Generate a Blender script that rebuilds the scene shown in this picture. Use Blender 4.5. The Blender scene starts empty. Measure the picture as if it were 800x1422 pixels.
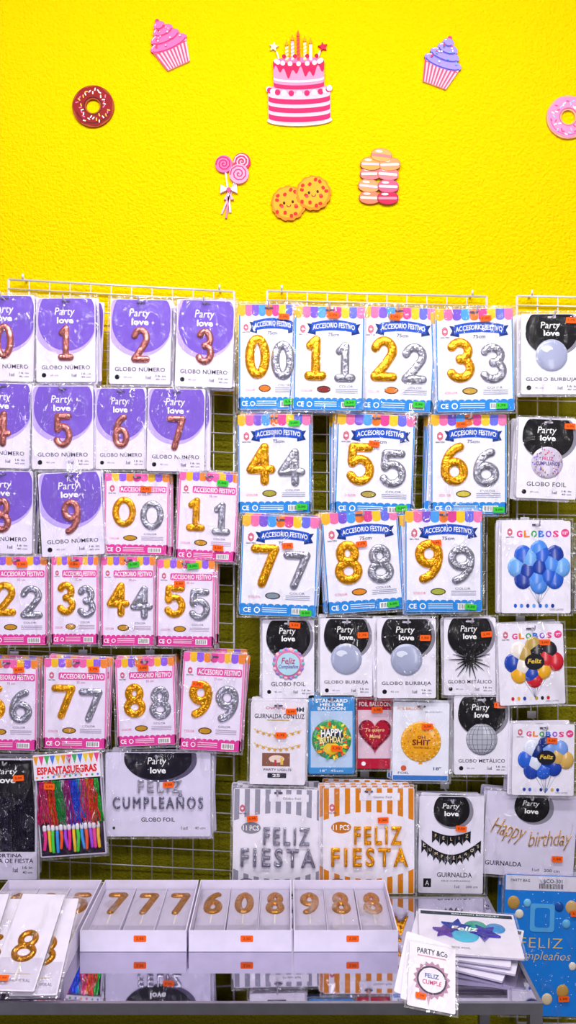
import bpy, math, random
from mathutils import Vector
random.seed(7)
F=1150.0; D=2.3; TZ=0.70; CZ=TZ+0.983
sc=bpy.context.scene
try: sc.view_settings.view_transform='Standard'
except Exception: pass
COL=sc.collection
def W(px,py,y):
    d=D+y
    return Vector(((px-400)*d/F,y,CZ-(py-711)*d/F))
def s2l(c): return c/12.92 if c<=0.04045 else ((c+0.055)/1.055)**2.4
def hexc(h): return tuple(s2l(int(h[i:i+2],16)/255) for i in (1,3,5))
MC={}
def setin(n,k,v):
    if k in n.inputs: n.inputs[k].default_value=v
def pmat(key,rough=0.5,metal=0.0,var=0.05,bump=0.0,bscale=40,name=None,coat=0.0,vscale=30):
    """key: '#rrggbb' or '#rrggbb|foil'"""
    kk=(key,rough,metal,bump,name)
    if kk in MC: return MC[kk]
    hx=key.split('|')[0]; kind=key.split('|')[1] if '|' in key else ''
    if kind=='foil': rough,metal,var,bump,bscale,vscale=0.17,0.66,0.25,0.5,70,45
    if kind=='dome': rough,coat=0.25,0.35
    m=bpy.data.materials.new(name or ('print_'+hx[1:] + ('_'+kind if kind else '')))
    m.use_nodes=True; nt=m.node_tree; N=nt.nodes; b=N['Principled BSDF']
    c=hexc(hx)
    b.inputs['Roughness'].default_value=rough; b.inputs['Metallic'].default_value=metal
    setin(b,'Coat Weight',coat)
    if not kind and not metal: setin(b,'Specular IOR Level',.14)
    tc=N.new('ShaderNodeTexCoord'); no=N.new('ShaderNodeTexNoise'); no.inputs['Scale'].default_value=vscale
    no.inputs['Detail'].default_value=2
    nt.links.new(tc.outputs['Object'],no.inputs['Vector'])
    mr=N.new('ShaderNodeMapRange'); mr.inputs['From Min'].default_value=0.3; mr.inputs['From Max'].default_value=0.7
    mr.inputs['To Min'].default_value=1-var; mr.inputs['To Max'].default_value=1+var*0.5
    nt.links.new(no.outputs['Fac'],mr.inputs['Value'])
    vm=N.new('ShaderNodeVectorMath'); vm.operation='SCALE'; vm.inputs[0].default_value=c
    nt.links.new(mr.outputs['Result'],vm.inputs['Scale']); nt.links.new(vm.outputs['Vector'],b.inputs['Base Color'])
    if bump>0:
        n2=N.new('ShaderNodeTexNoise'); n2.inputs['Scale'].default_value=bscale; n2.inputs['Detail'].default_value=3
        nt.links.new(tc.outputs['Object'],n2.inputs['Vector'])
        bp=N.new('ShaderNodeBump'); bp.inputs['Strength'].default_value=bump; bp.inputs['Distance'].default_value=0.01
        nt.links.new(n2.outputs['Fac'],bp.inputs['Height']); nt.links.new(bp.outputs['Normal'],b.inputs['Normal'])
    MC[kk]=m
    return m
def sleeve_mat(name,lo,hi,white=0.95,met=.8,a=.52,bb=.75):
    m=bpy.data.materials.new(name); m.use_nodes=True; nt=m.node_tree; N=nt.nodes
    b=N['Principled BSDF']; out=N['Material Output']
    b.inputs['Base Color'].default_value=(white,white,white,1); b.inputs['Roughness'].default_value=0.08
    setin(b,'Metallic',met); setin(b,'Specular IOR Level',1.0)
    tr=N.new('ShaderNodeBsdfTransparent'); mx=N.new('ShaderNodeMixShader')
    tc=N.new('ShaderNodeTexCoord'); oi=N.new('ShaderNodeObjectInfo'); ad=N.new('ShaderNodeVectorMath'); ad.operation='ADD'
    nt.links.new(tc.outputs['Object'],ad.inputs[0]); nt.links.new(oi.outputs['Location'],ad.inputs[1])
    mp=N.new('ShaderNodeMapping'); mp.inputs['Scale'].default_value=(1,1,0.5); mp.inputs['Rotation'].default_value=(0,0.5,0)
    nt.links.new(ad.outputs[0],mp.inputs['Vector'])
    no=N.new('ShaderNodeTexNoise'); no.inputs['Scale'].default_value=20; no.inputs['Detail'].default_value=2.5; no.inputs['Distortion'].default_value=1.4
    nt.links.new(mp.outputs['Vector'],no.inputs['Vector'])
    bp=N.new('ShaderNodeBump'); bp.inputs['Strength'].default_value=0.9; bp.inputs['Distance'].default_value=0.03
    nt.links.new(no.outputs['Fac'],bp.inputs['Height']); nt.links.new(bp.outputs['Normal'],b.inputs['Normal'])
    mr=N.new('ShaderNodeMapRange'); mr.inputs['From Min'].default_value=a; mr.inputs['From Max'].default_value=bb
    mr.inputs['To Min'].default_value=lo; mr.inputs['To Max'].default_value=hi
    nt.links.new(no.outputs['Fac'],mr.inputs['Value'])
    nt.links.new(mr.outputs['Result'],mx.inputs['Fac']); nt.links.new(tr.outputs[0],mx.inputs[1]); nt.links.new(b.outputs[0],mx.inputs[2])
    nt.links.new(mx.outputs[0],out.inputs['Surface'])
    return m
SLEEVE=sleeve_mat('clear_plastic_film',0.022,0.17)
SEAM=sleeve_mat('plastic_film_seam',0.22,0.45,.9,.3)
COVER=sleeve_mat('cloudy_plastic_film',0.08,0.45,.85,.7)

# ---------------- 2D/2.5D graphic builder (x right, y up, z out of the card) ----------------
TC={}
def tmesh(s,bold=0.0,shear=0.0,bev=0.0,res=2,sp=1.0):
    k=(s,bold,shear,bev,res,sp)
    if k in TC: return TC[k]
    c=bpy.data.curves.new('lettering','FONT'); c.body=s; c.size=1; c.resolution_u=res; c.offset=bold; c.shear=shear; c.space_character=sp
    if bev: c.bevel_depth=bev; c.bevel_resolution=3
    o=bpy.data.objects.new('lettering',c); COL.objects.link(o)
    dg=bpy.context.evaluated_depsgraph_get(); e=o.evaluated_get(dg); me=e.to_mesh()
    vs=[tuple(v.co) for v in me.vertices]; fs=[tuple(p.vertices) for p in me.polygons]
    e.to_mesh_clear(); bpy.data.objects.remove(o); bpy.data.curves.remove(c)
    xs=[v[0] for v in vs]; ys=[v[1] for v in vs]
    TC[k]=(vs,fs,min(xs),max(xs),min(ys),max(ys)); return TC[k]
def ellp(cx,cy,rx,ry,n=28,a0=0,a1=360):
    full=abs(a1-a0)>=360
    m=n if full else n+1
    return [(cx+rx*math.cos(math.radians(a0+(a1-a0)*i/n)),cy+ry*math.sin(math.radians(a0+(a1-a0)*i/n))) for i in range(m)]
def rrp(x0,y0,x1,y1,r=3,n=4):
    P=[]
    for cx,cy,a in ((x1-r,y0+r,-90),(x1-r,y1-r,0),(x0+r,y1-r,90),(x0+r,y0+r,180)):
        for i in range(n+1):
            t=math.radians(a+90*i/n); P.append((cx+r*math.cos(t),cy+r*math.sin(t)))
    return P
def starp(cx,cy,R,r,n,rot=90):
    return [(cx+(R if i%2==0 else r)*math.cos(math.radians(rot+180*i/n)),cy+(R if i%2==0 else r)*math.sin(math.radians(rot+180*i/n))) for i in range(2*n)]
def xf(P,cx=0,cy=0,a=0,s=1):
    ca,sa=math.cos(math.radians(a)),math.sin(math.radians(a))
    return [(cx+s*(x*ca-y*sa),cy+s*(x*sa+y*ca)) for x,y in P]
LZ=0.14
class G:
    def __init__(s): s.v=[];s.f=[];s.m=[];s.sm=[];s.mats=[]
    def mi(s,m):
        if isinstance(m,str): m=pmat(m)
        if m not in s.mats: s.mats.append(m)
        return s.mats.index(m)
    def add(s,vs,fs,mat,smooth=False):
        b=len(s.v); s.v+=vs; i=s.mi(mat)
        for f in fs: s.f.append(tuple(b+k for k in f)); s.m.append(i); s.sm.append(smooth)
    def ccw(s,P):
        A=sum(P[i][0]*P[(i+1)%len(P)][1]-P[(i+1)%len(P)][0]*P[i][1] for i in range(len(P)))
        return list(P) if A>0 else list(P)[::-1]
    def poly(s,P,mat,l): 
        P=s.ccw(P); s.add([(x,y,l*LZ) for x,y in P],[tuple(range(len(P)))],mat)
    def rect(s,x0,y0,x1,y1,mat,l): s.poly([(x0,y0),(x1,y0),(x1,y1),(x0,y1)],mat,l)
    def ell(s,cx,cy,rx,ry,mat,l,n=28): s.poly(ellp(cx,cy,rx,ry,n),mat,l)
    def ring(s,cx,cy,rx,ry,t,mat,l,n=28,a0=0,a1=360):
        O=ellp(cx,cy,rx,ry,n,0,359.999)if a1-a0>=360 else ellp(cx,cy,rx,ry,n,a0,a1); I=ellp(cx,cy,rx-t,ry-t,n,0,359.999) if a1-a0>=360 else ellp(cx,cy,rx-t,ry-t,n,a0,a1)
        k=len(O); z=l*LZ
        s.add([(x,y,z) for x,y in O]+[(x,y,z) for x,y in I],[(i,i+1,k+i+1,k+i) for i in range(k-1)],mat)
    def line(s,P,t,mat,l):
        for (x0,y0),(x1,y1) in zip(P[:-1],P[1:]):
            d=math.hypot(x1-x0,y1-y0) or 1; nx,ny=-(y1-y0)/d*t/2,(x1-x0)/d*t/2
            s.poly([(x0+nx,y0+ny),(x0-nx,y0-ny),(x1-nx,y1-ny),(x1+nx,y1+ny)],mat,l)
    def slab(s,P,mat,z0,z1,side=None):
        P=s.ccw(P); n=len(P)
        s.add([(x,y,z1) for x,y in P]+[(x,y,z0) for x,y in P],[tuple(range(n)),tuple(range(2*n-1,n-1,-1))],mat)
        s.add([(x,y,z1) for x,y in P]+[(x,y,z0) for x,y in P],[(i,n+i,n+(i+1)%n,(i+1)%n) for i in range(n)],side or mat)
    def text(s,t,cx,cy,w,h,mat,l,bold=0.0,shear=0.0,bev=0.0,rot=0,arc=0.0,res=2,sp=1.0):
        vs,fs,x0,x1,y0,y1=tmesh(t,bold,shear,bev,res,sp)
        sy=h/(y1-y0) if h else w/(x1-x0); sx=w/(x1-x0) if w else sy
        ca,sa=math.cos(math.radians(rot)),math.sin(math.radians(rot)); out=[]
        for x,y,z in vs:
            X=(x-(x0+x1)/2)*sx; Y=(y-(y0+y1)/2)*sy
            if arc: Y+=arc*(1-(2*X/(w or 1))**2)
            out.append((cx+X*ca-Y*sa,cy+X*sa+Y*ca,l*LZ+(z+bev)*sy*(1 if bev else 0)))
        s.add(out,fs,mat,bool(bev))
    def tube(s,P,r,mat,l,closed=False,flat=0.45,n=6):
        rings=[]; N=len(P)
        def nrm(a,b):
            d=math.hypot(b[0]-a[0],b[1]-a[1]) or 1; return ((b[0]-a[0])/d,(b[1]-a[1])/d)
        T=[nrm(P[(i-1)%N] if (closed or i>0) else P[0],P[(i+1)%N] if (closed or i<N-1) else P[-1]) for i in range(N)]
        if not closed:
            for b in (85,60,30): 
                b=math.radians(b); rings.append((P[0][0]-T[0][0]*r*math.sin(b),P[0][1]-T[0][1]*r*math.sin(b),T[0],r*math.cos(b)))
        for p,t in zip(P,T): rings.append((p[0],p[1],t,r))
        if not closed:
            for b in (30,60,85):
                b=math.radians(b); rings.append((P[-1][0]+T[-1][0]*r*math.sin(b),P[-1][1]+T[-1][1]*r*math.sin(b),T[-1],r*math.cos(b)))
        vs=[];fs=[];k=n+1
        for x,y,t,rr in rings:
            for j in range(k):
                a=math.pi*j/n; vs.append((x+t[1]*rr*math.cos(a),y-t[0]*rr*math.cos(a),l*LZ+rr*flat*math.sin(a)))
        R=len(rings)
        for i in range(R if closed else R-1):
            i2=(i+1)%R
            for j in range(n): fs.append((i*k+j,i*k+j+1,i2*k+j+1,i2*k+j)[::-1])
        s.add(vs,fs,mat,True)
    def dome(s,cx,cy,rx,ry,mat,l,hz,n=20,rr=5,rot=0):
        vs=[];fs=[]
        for i in range(rr):
            t=math.pi/2*i/rr
            for j in range(n):
                a=2*math.pi*j/n; vs.append((rx*math.cos(t)*math.cos(a),ry*math.cos(t)*math.sin(a),l*LZ+hz*math.sin(t)))
        vs.append((0,0,l*LZ+hz))
        ca,sa=math.cos(math.radians(rot)),math.sin(math.radians(rot))
        vs=[(cx+x*ca-y*sa,cy+x*sa+y*ca,z) for x,y,z in vs]
        for i in range(rr-1):
            for j in range(n): fs.append((i*n+j,i*n+(j+1)%n,(i+1)*n+(j+1)%n,(i+1)*n+j))
        for j in range(n): fs.append(((rr-1)*n+j,(rr-1)*n+(j+1)%n,rr*n))
        s.add(vs,fs,mat,True)
    def mesh(s,name,sca,world=False):
        me=bpy.data.meshes.new(name)
        if world: me.from_pydata(s.v,[],s.f)
        else: me.from_pydata([(x*sca,-z*sca,y*sca) for x,y,z in s.v],[],s.f)
        for m in s.mats: me.materials.append(m)
        me.polygons.foreach_set('material_index',s.m); me.polygons.foreach_set('use_smooth',s.sm)
        me.update(); return me
def new(name,me,loc=(0,0,0),rot=(0,0,0),parent=None,**props):
    o=bpy.data.objects.new(name,me); COL.objects.link(o)
    o.location=loc; o.rotation_euler=rot
    if parent: o.parent=parent
    for k,v in props.items(): o[k]=v
    return o
def arcp(cx,cy,rx,ry,a0,a1,n=12): return [(cx+rx*math.cos(math.radians(a0+(a1-a0)*i/n)),cy+ry*math.sin(math.radians(a0+(a1-a0)*i/n))) for i in range(n+1)]
def dig(d):
    L=lambda a,b:([a,((a[0]+b[0])/2,(a[1]+b[1])/2),b],False)
    return {0:[(ellp(0,0,.23,.38,24),True)],
     1:[L((-.14,.27),(0,.39)),L((0,.39),(0,-.39)),L((-.17,-.39),(.17,-.39))],
     2:[(arcp(0,.18,.21,.21,165,-35,12)+[(.02,-.15),(-.2,-.38)],False),L((-.2,-.39),(.23,-.39))],
     3:[(arcp(-.01,.2,.2,.19,150,-85,12),False),(arcp(0,-.18,.23,.21,90,-150,14),False)],
     4:[L((.1,-.4),(.1,.38)),L((.1,.38),(-.24,-.13)),L((-.24,-.13),(.26,-.13))],
     5:[L((-.17,.38),(.2,.38)),L((-.17,.38),(-.19,.06)),(arcp(0,-.14,.23,.25,140,-150,14),False)],
     6:[(ellp(0,-.17,.22,.22,22),True),(arcp(.2,-.12,.42,.52,100,180,8),False)],
     7:[L((-.23,.38),(.23,.38)),L((.23,.38),(-.05,-.4))],
     8:[(ellp(0,.2,.17,.19,20),True),(ellp(0,-.2,.22,.2,22),True)],
     9:[(ellp(0,.17,.22,.22,22),True),(arcp(-.2,.12,.42,.52,-80,0,8),False)]}[d]
def digit(g,d,cx,cy,w,h,mat,l,r=.1,flat=.5):
    for P,cl in dig(d):
        g.tube([(cx+x*w/.66,cy+y*h) for x,y in P],r*h,mat,l,cl,flat)
GOLD='#ffb01a|foil'; SILV='#b8b8c6|foil'; ROSE='#d08078|foil'; BLK='#0e0c12'; WHT='#f2effb'
def card(g,w,h,col=WHT,th=1.0,r=2.5): g.slab(rrp(-w/2,-h/2,w/2,h/2,r),col,-th,0,'#b8b0cc')
def slot(g,h,col='#55506a'):
    g.poly(rrp(-6,h/2-6.5,6,h/2-4,1.2,2),col,9)
def clamped(g,cx,cy,rx,ry,top,mat,l,side=None,e=.55):
    # rounded header: elliptical lower edge, squarer shoulders towards the card's top edge
    P=[]
    for i in range(44):
        t=2*math.pi*i/44; c,s_=math.cos(t),math.sin(t)
        x=cx+rx*(c if s_<0 else math.copysign(abs(c)**e,c)); y=cy+ry*s_
        if side is not None: x=max(-side,min(side,x))
        P.append((x,min(y,top)))
    g.poly(P,mat,l)
def logo_small(g,w,h,t='1ud'):
    g.ell(-.37*w,-.42*h,.04*w,.04*w,BLK,1,10); g.text('40 cm',-.2*w,-.42*h,.14*w,.022*h,'#555060',1)
    g.text(t,.14*w,-.42*h,.08*w,.04*h,'#222030',1,.02); g.text('16 in',.34*w,-.40*h,.16*w,.025*h,'#333040',1,.01); g.text('40 cm',.34*w,-.44*h,.16*w,.022*h,'#333040',1,.01)
def partytop(g,w,h,main,pale,cy=.17,ry=.32,rx=.44):
    clamped(g,.03*w,(cy-.016)*h,rx*w+1.5,ry*h+1,h/2-1,pale,1,w/2-1)
    clamped(g,0,cy*h,rx*w-1,ry*h,h/2-1,main,2,w/2-1.2)
def A(d):
    def f(g,w,h):
        card(g,w,h,'#ebe2fa')
        clamped(g,-.02*w,.19*h,.53*w,.37*h,h/2-1,'#bfa8ee',1,w/2-1,.4)
        clamped(g,.02*w,.22*h,.49*w,.35*h,h/2-1,'#7858c8',2,w/2-1.2,.4)
        g.text('Party',-.02*w,.325*h,.34*w,.115*h,'#ffffff',3,.0,.15); g.text('love',-.01*w,.232*h,.28*w,.075*h,'#ffffff',3,.03)
        g.rect(.175*w,.222*h,.225*w,.228*h,'#ffffff',3); g.rect(.196*w,.207*h,.204*w,.243*h,'#ffffff',3)
        digit(g,d,0,-.035*h,.31*w,.44*h,ROSE,4,.092,.65)
        g.text('GLOBO NÚMERO',0,-.32*h,.82*w,.06*h,'#14101c',1,.008,sp=1.05); logo_small(g,w,h); slot(g,h)
    return f
SCAL=['#f2b82a','#ee6fa6','#7c58d0','#489ce8','#f48030','#dc4494','#f4c820','#6a70e4','#ec78ae']
def scallop(g,w,h,hh,cols,l=1,n=9):
    for i in range(n):
        x0=-w/2+i*w/n; x1=x0+w/n; y=h/2-hh
        P=[(x0,h/2-.5),(x0,y)]+ellp((x0+x1)/2,y,(x1-x0)/2,hh*.35,8,180,360)[1:]+[(x1,h/2-.5)]
        g.poly(P,cols[i%len(cols)],l)
def splogo(g,x,y,s):
    for k in (0,.28*s): 
        g.line([(x-.5*s,y+k),(x,y+.45*s+k),(x+.5*s,y+k)],.16*s,'#d83a5a',2); g.line([(x+.5*s,y-k),(x,y-.45*s-k),(x-.5*s,y-k)],.16*s,'#d83a5a',2)
    g.text('SAN TEN',x,y-1.05*s,1.6*s,.28*s,'#40304a',2,.02)
def bandb(g,w,h,col,dark):
    hh=.10*h; n=11
    P=[(-w/2+.5,-h/2+.5),(w/2-.5,-h/2+.5)]
    for i in range(n-1,-1,-1): P+=ellp(-w/2+(i+.5)*w/n,-h/2+hh,w/n/2,.02*h,6,0,180)
    g.poly(P,col,1)
    g.text('CE',-.40*w,-h/2+.055*h,.10*w,.05*h,'#ffffff',2,.02); g.ring(-.27*w,-h/2+.055*h,.04*w,.04*w,.012*w,'#ffffff',2,12)
    for k in range(3): g.rect(-.2*w,-h/2+(.035+.02*k)*h,.12*w,-h/2+(.042+.02*k)*h,dark,2)
    for k in range(9): g.rect(.2*w+k*.02*w,-h/2+.03*h,.2*w+k*.02*w+.009*w,-h/2+.075*h,'#1b1b30',3)
    g.rect(.185*w,-h/2+.022*h,.39*w,-h/2+.082*h,'#ffffff',2)
def B(d,main='#1650c4',band='#2488dc',dark='#dff0ff',sw='#e8a020'):
    def f(g,w,h):
        card(g,w,h,'#eeecfb'); g.rect(-w/2+.5,-h/2+1,-w/2+2.2,h/2-1,band,1); g.rect(w/2-2.2,-h/2+1,w/2-.5,h/2-1,band,1)
        scallop(g,w,h,.085*h,SCAL,2); bandb(g,w,h,band,dark)
        cx,cy,rw,rh=.06*w,.295*h,.32*w,.045*h
        for sg in (-1,1):
            g.poly([(cx+sg*rw*.8,cy-rh*1.6),(cx+sg*rw*1.18,cy-rh*1.2),(cx+sg*rw*1.08,cy-rh*.2),(cx+sg*rw*1.2,cy+rh*.9),(cx+sg*rw*.8,cy+rh*.6)],'#0c3280',2)
        top=[(cx-rw+2*rw*i/12,cy+rh+.03*h*math.sin(math.pi*i/12)) for i in range(13)]
        bot=[(cx+rw-2*rw*i/12,cy-rh+.02*h*math.sin(math.pi*i/12)) for i in range(13)]
        g.poly(top+bot,main,3); g.text('ACCESORIO FESTIVO',cx,cy,rw*1.88,.05*h,'#ffffff',4,.012,arc=.025*h)
        g.text('75cm',.06*w,.228*h,.16*w,.034*h,'#20305a',2,.01)
        splogo(g,-.38*w,.28*h,.075*w)
        digit(g,d,-.19*w,.0*h,.37*w,.44*h,GOLD,3,.105); digit(g,d,.23*w,-.035*h,.36*w,.39*h,SILV,3,.108)
        g.ell(-.07*w,-.30*h,.10*w,.035*h,'#4a2a10',2,18); g.ell(-.07*w,-.30*h,.085*w,.026*h,sw,3,18)
        g.text('COLOR',-.31*w,-.315*h,.16*w,.024*h,'#e05a70',2,.0); g.text('COLOR',.25*w,-.27*h,.2*w,.022*h,'#555a70',2)
        for k in range(3): g.rect(.1*w,-.30*h-k*.018*h,.42*w,-.292*h-k*.018*h,'#a0a4b8',2)
        slot(g,h)
    return f
def C(d,sw='#c89020'):
    def f(g,w,h):
        card(g,w,h,'#eee4fa'); g.rect(-w/2+.5,-h/2+1,-w/2+2.6,h/2-1,'#f07cba',1); g.rect(w/2-2.6,-h/2+1,w/2-.5,h/2-1,'#f07cba',1)
        scallop(g,w,h,.075*h,['#f066b0','#f4be20','#9460ea','#f48c34','#e64c9c'],2); bandb(g,w,h,'#e23c9c','#ffe0f2')
        g.poly(rrp(-.27*w,.262*h,.46*w,.343*h,2),'#e650a8',2); g.text('ACCESORIO FESTIVO',.095*w,.302*h,.69*w,.055*h,'#ffffff',3,.015)
        g.text('35 cm',.08*w,.235*h,.13*w,.026*h,'#c0508a',2,.0)
        splogo(g,-.38*w,.31*h,.07*w)
        digit(g,d,-.19*w,.02*h,.38*w,.39*h,GOLD,3,.108); digit(g,d,.24*w,-.015*h,.38*w,.38*h,SILV,3,.108)
        g.ell(-.09*w,-.30*h,.11*w,.035*h,'#4a2a10',2,18); g.ell(-.09*w,-.30*h,.092*w,.026*h,sw,3,18)
        g.text('COLOR',-.34*w,-.31*h,.16*w,.024*h,'#e05a90',2,.0); g.text('COLOR',.22*w,-.25*h,.2*w,.022*h,'#555a70',2)
        for k in range(3): g.rect(.08*w,-.29*h-k*.018*h,.42*w,-.282*h-k*.018*h,'#b8a6c0',2)
        slot(g,h)
    return f
def plove(g,w,h,cy=.27,ry=.275,rx=.44):
    partytop(g,w,h,BLK,'#8a8796',cy,ry,rx)
    g.text('Party',-.02*w,(cy+.075)*h,.32*w,.105*h,'#ffffff',3,.0,.15); g.text('love',0,(cy-.012)*h,.26*w,.07*h,'#ffffff',3,.03)
def Dp(kind,txt):
    def f(g,w,h):
        card(g,w,h,'#efebf8'); plove(g,w,h); R=.2*h
        if kind=='bubble': g.dome(0,-.02*h,R,R,'#a8aecc|dome',3,3.0); g.ell(-.3*R,.38*R-.02*h,R*.35,R*.2,'#dfe3f4',23,16); g.ring(0,-.02*h,R,R,.8,'#dcdff2',4,28)
        if kind=='star':
            P=[]
            for i in range(40):
                r=[R*1.35,R*.3,R*.85,R*.3,R*1.15,R*.28][i%6] if i%2==0 else R*.36; P.append((r*math.cos(2*math.pi*i/40+.3),-.04*h+r*math.sin(2*math.pi*i/40+.3)))
            g.slab(P,'#16141a|foil',3*LZ,1.6)
        if kind=='disco':
            g.dome(0,-.05*h,R,R,'#b4b6c4|dome',3,3.0,24,6)
            for k in range(-4,5):
                y=-.05*h+R*math.sin(k*.33); rx=R*math.cos(k*.33)
                n=8; vs=[]
                for i in range(n+1):
                    x=rx*math.sin(math.pi*(i/n-.5)); zz=3*LZ+.06+3.0*math.sqrt(max(0,1-(x/R)**2-((y+.05*h)/R)**2)); vs+=[(x,y-.28,zz),(x,y+.28,zz)]
                g.add(vs,[(2*i,2*i+2,2*i+3,2*i+1) for i in range(n)],'#4a4b58')
            for k in range(-4,5):
                vs=[]
                n=10
                for i in range(n+1):
                    t=math.radians(-85+17*i); x=R*math.sin(k*.33)*math.cos(t); y=R*math.sin(t); zz=3*LZ+.06+3.0*math.sqrt(max(0,1-(x/R)**2-(y/R)**2)); vs+=[(x-.28,-.05*h+y,zz),(x+.28,-.05*h+y,zz)]
                g.add(vs,[(2*i,2*i+1,2*i+3,2*i+2) for i in range(n)],'#4a4b58')
        if kind=='foilpink':
            g.dome(0,-.06*h,R,R,'#e07aa8|dome',3,2.4,24)
            for i in range(18):
                a=i*20*math.pi/180; g.dome(R*.9*math.cos(a),-.06*h+R*.9*math.sin(a),R*.14,R*.14,['#7fc8e0','#f2c8da','#a58fe0'][i%3],4,1.4,8,2)
            g.ell(0,-.06*h,R*.72,R*.72,'#b4dcec',20,24)
            g.text('Feliz',0,-.02*h,R*.9,R*.4,'#c03a7a',22,.01,.2); g.text('Cumpleaños',0,-.10*h,R*1.25,R*.32,'#7a3aa0',22,.01,.2)
        if kind=='foilsilver':
            g.dome(0,-.05*h,R,R,'#c9bfd6|dome',3,2.4,24)
            random.seed(3)
            for i in range(60):
                a=random.uniform(0,6.28); r=R*random.uniform(.5,.93); g.ell(r*math.cos(a),-.05*h+r*math.sin(a),.8,1.1,['#d03a7a','#7a5ad0','#e0a030','#5a5470'][i%4],19,6)
            g.text('FELIZ',0,-.0*h,R*.7,R*.22,'#c03a7a',22,.01); g.text('CUMPLEAÑOS',0,-.055*h,R*1.5,R*.3,'#503a90',22,.01)
        g.text(txt,0,-.32*h,min(.84,.066*len(txt))*w,.056*h,'#14101c',1,.008,sp=1.05); logo_small(g,w,h); slot(g,h,'#c8c4d4')
    return f
def bouquet(g,cx,cy,R,cols,n,seed,special=None):
    random.seed(seed); k=0
    pts=[(0,0)]+[(math.cos(i*6.283/6+.3)*.5,math.sin(i*6.283/6+.3)*.48) for i in range(6)]+[(math.cos(i*6.283/8)*.9,math.sin(i*6.283/8)*.68) for i in range(8)]
    pts=pts[:n][::-1]
    for x,y in pts:
        g.line([(cx+x*R,cy+y*R),(cx,cy-1.5*R)],.35,'#9aa0b8',2)
    for x,y in pts:
        g.dome(cx+x*R,cy+y*R,R*.36,R*.41,cols[k%len(cols)]+'|dome',3+k*.35,2.2,16,4)
        if k%4==3:
            for q in range(9): g.ell(cx+x*R+R*.22*math.cos(q*2.4)*(q/9+.3),cy+y*R+R*.24*math.sin(q*2.4)*(q/9+.3),.5,.5,'#e8c860',3+k*.35+15,6)
        k+=1
def globos(cols,seed,n,two=False,word=None,mm='12"'):
    def f(g,w,h):
        card(g,w,h,'#f1edfa'); splogo(g,-.38*w,.38*h,.07*w)
        L='GLOBOS'; cl=['#e8408a','#f08a20','#30a850','#3a7ae0','#8a4ad0','#e8408a']
        for i,ch in enumerate(L): g.text(ch,(-.24+i*.105)*w,.36*h,.085*w,.075*h,cl[i],2,.04)
        g.ell(.42*w,.37*h,.06*w,.06*w,'#e8408a',2,14); g.text(mm,.42*w,.37*h,.07*w,.03*h,'#ffffff',3,.02)
        bouquet(g,.04*w,.0*h if not two else .03*h,.36*w,cols,n,seed)
        if word:
            g.ell(.04*w,.04*h,.15*w,.1*h,'#20202c',24,18); g.text(word,.04*w,.05*h,.22*w,.06*h,'#f0c850',26,.02,.2)
        for i in range(7): g.ell((-.3+i*.09)*w,-.42*h,.025*w,.03*w,cols[i%len(cols)],2,10)
        g.text('100% LATEX',.3*w,-.46*h,.2*w,.02*h,'#707088',2); slot(g,h)
    return f
def fiesta(colr,foil,badge):
    def f(g,w,h):
        card(g,w,h,'#f1edf9',1.4)
        n=17
        for i in range(0,n):
            if i%2: continue
            x0=-w/2+1+(w-2)*i/n; x1=x0+(w-2)/n
            def e(x): return .27*h-.08*h*(2*x/w)**2
            g.poly([(x0,h/2-1),(x0,e(x0)),(x1,e(x1)),(x1,h/2-1)],colr,1)
            def e2(x): return -.36*h+.10*h*(2*x/w)**2
            g.poly([(x0,-h/2+1),(x0,e2(x0)),(x1,e2(x1)),(x1,-h/2+1)],colr,1)
        splogo(g,-.40*w,.31*h,.055*w)
        g.ell(-.30*w,.125*h,.11*w,.055*h,badge,2,20); g.text('11 PCS',-.30*w,.125*h,.18*w,.05*h,'#ffffff',3,.02)
        g.text('FELIZ',.10*w,.055*h,.52*w,.17*h,foil,4,-.034,0,.062,res=3,sp=1.36); g.text('FIESTA',.01*w,-.15*h,.84*w,.18*h,foil,4,-.034,0,.062,res=3,sp=1.36)
        g.text('Globo Foil',.15*w,.41*h,.2*w,.02*h,'#50485a',3)
        g.ell(-.34*w,-.39*h,.09*w,.035*h,'#5a5060',2,18); g.ell(-.34*w,-.39*h,.075*w,.027*h,colr,3,18)
        g.rect(-.1*w,.38*h,.34*w,.45*h,'#f1edf9',2); slot(g,h)
    return f
def cumple(g,w,h):
    card(g,w,h,'#dfd9f2',1.2); partytop(g,w,h,'#120e20','#5a5470',.42,.25,.33)
    g.text('Party',-.01*w,.385*h,.18*w,.11*h,'#ffffff',3,.0,.15); g.text('love',0,.285*h,.15*w,.075*h,'#ffffff',3,.03)
    g.text('FELIZ',.02*w,.10*h,.42*w,.15*h,'#c4c2d2|foil',4,-.034,0,.058,res=3,sp=1.36); g.text('CUMPLEAÑOS',0,-.08*h,.86*w,.175*h,'#86859c|foil',4,-.034,0,.058,res=3,sp=1.36)
    g.text('GLOBO FOIL',.0,-.30*h,.32*w,.05*h,'#14101c',1,.01); g.ell(-.42*w,-.40*h,2,2,BLK,1,10); g.text('1ud',.25*w,-.40*h,.06*w,.04*h,BLK,1); g.text('40 cm',.4*w,-.40*h,.1*w,.03*h,BLK,1); slot(g,h)
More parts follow.
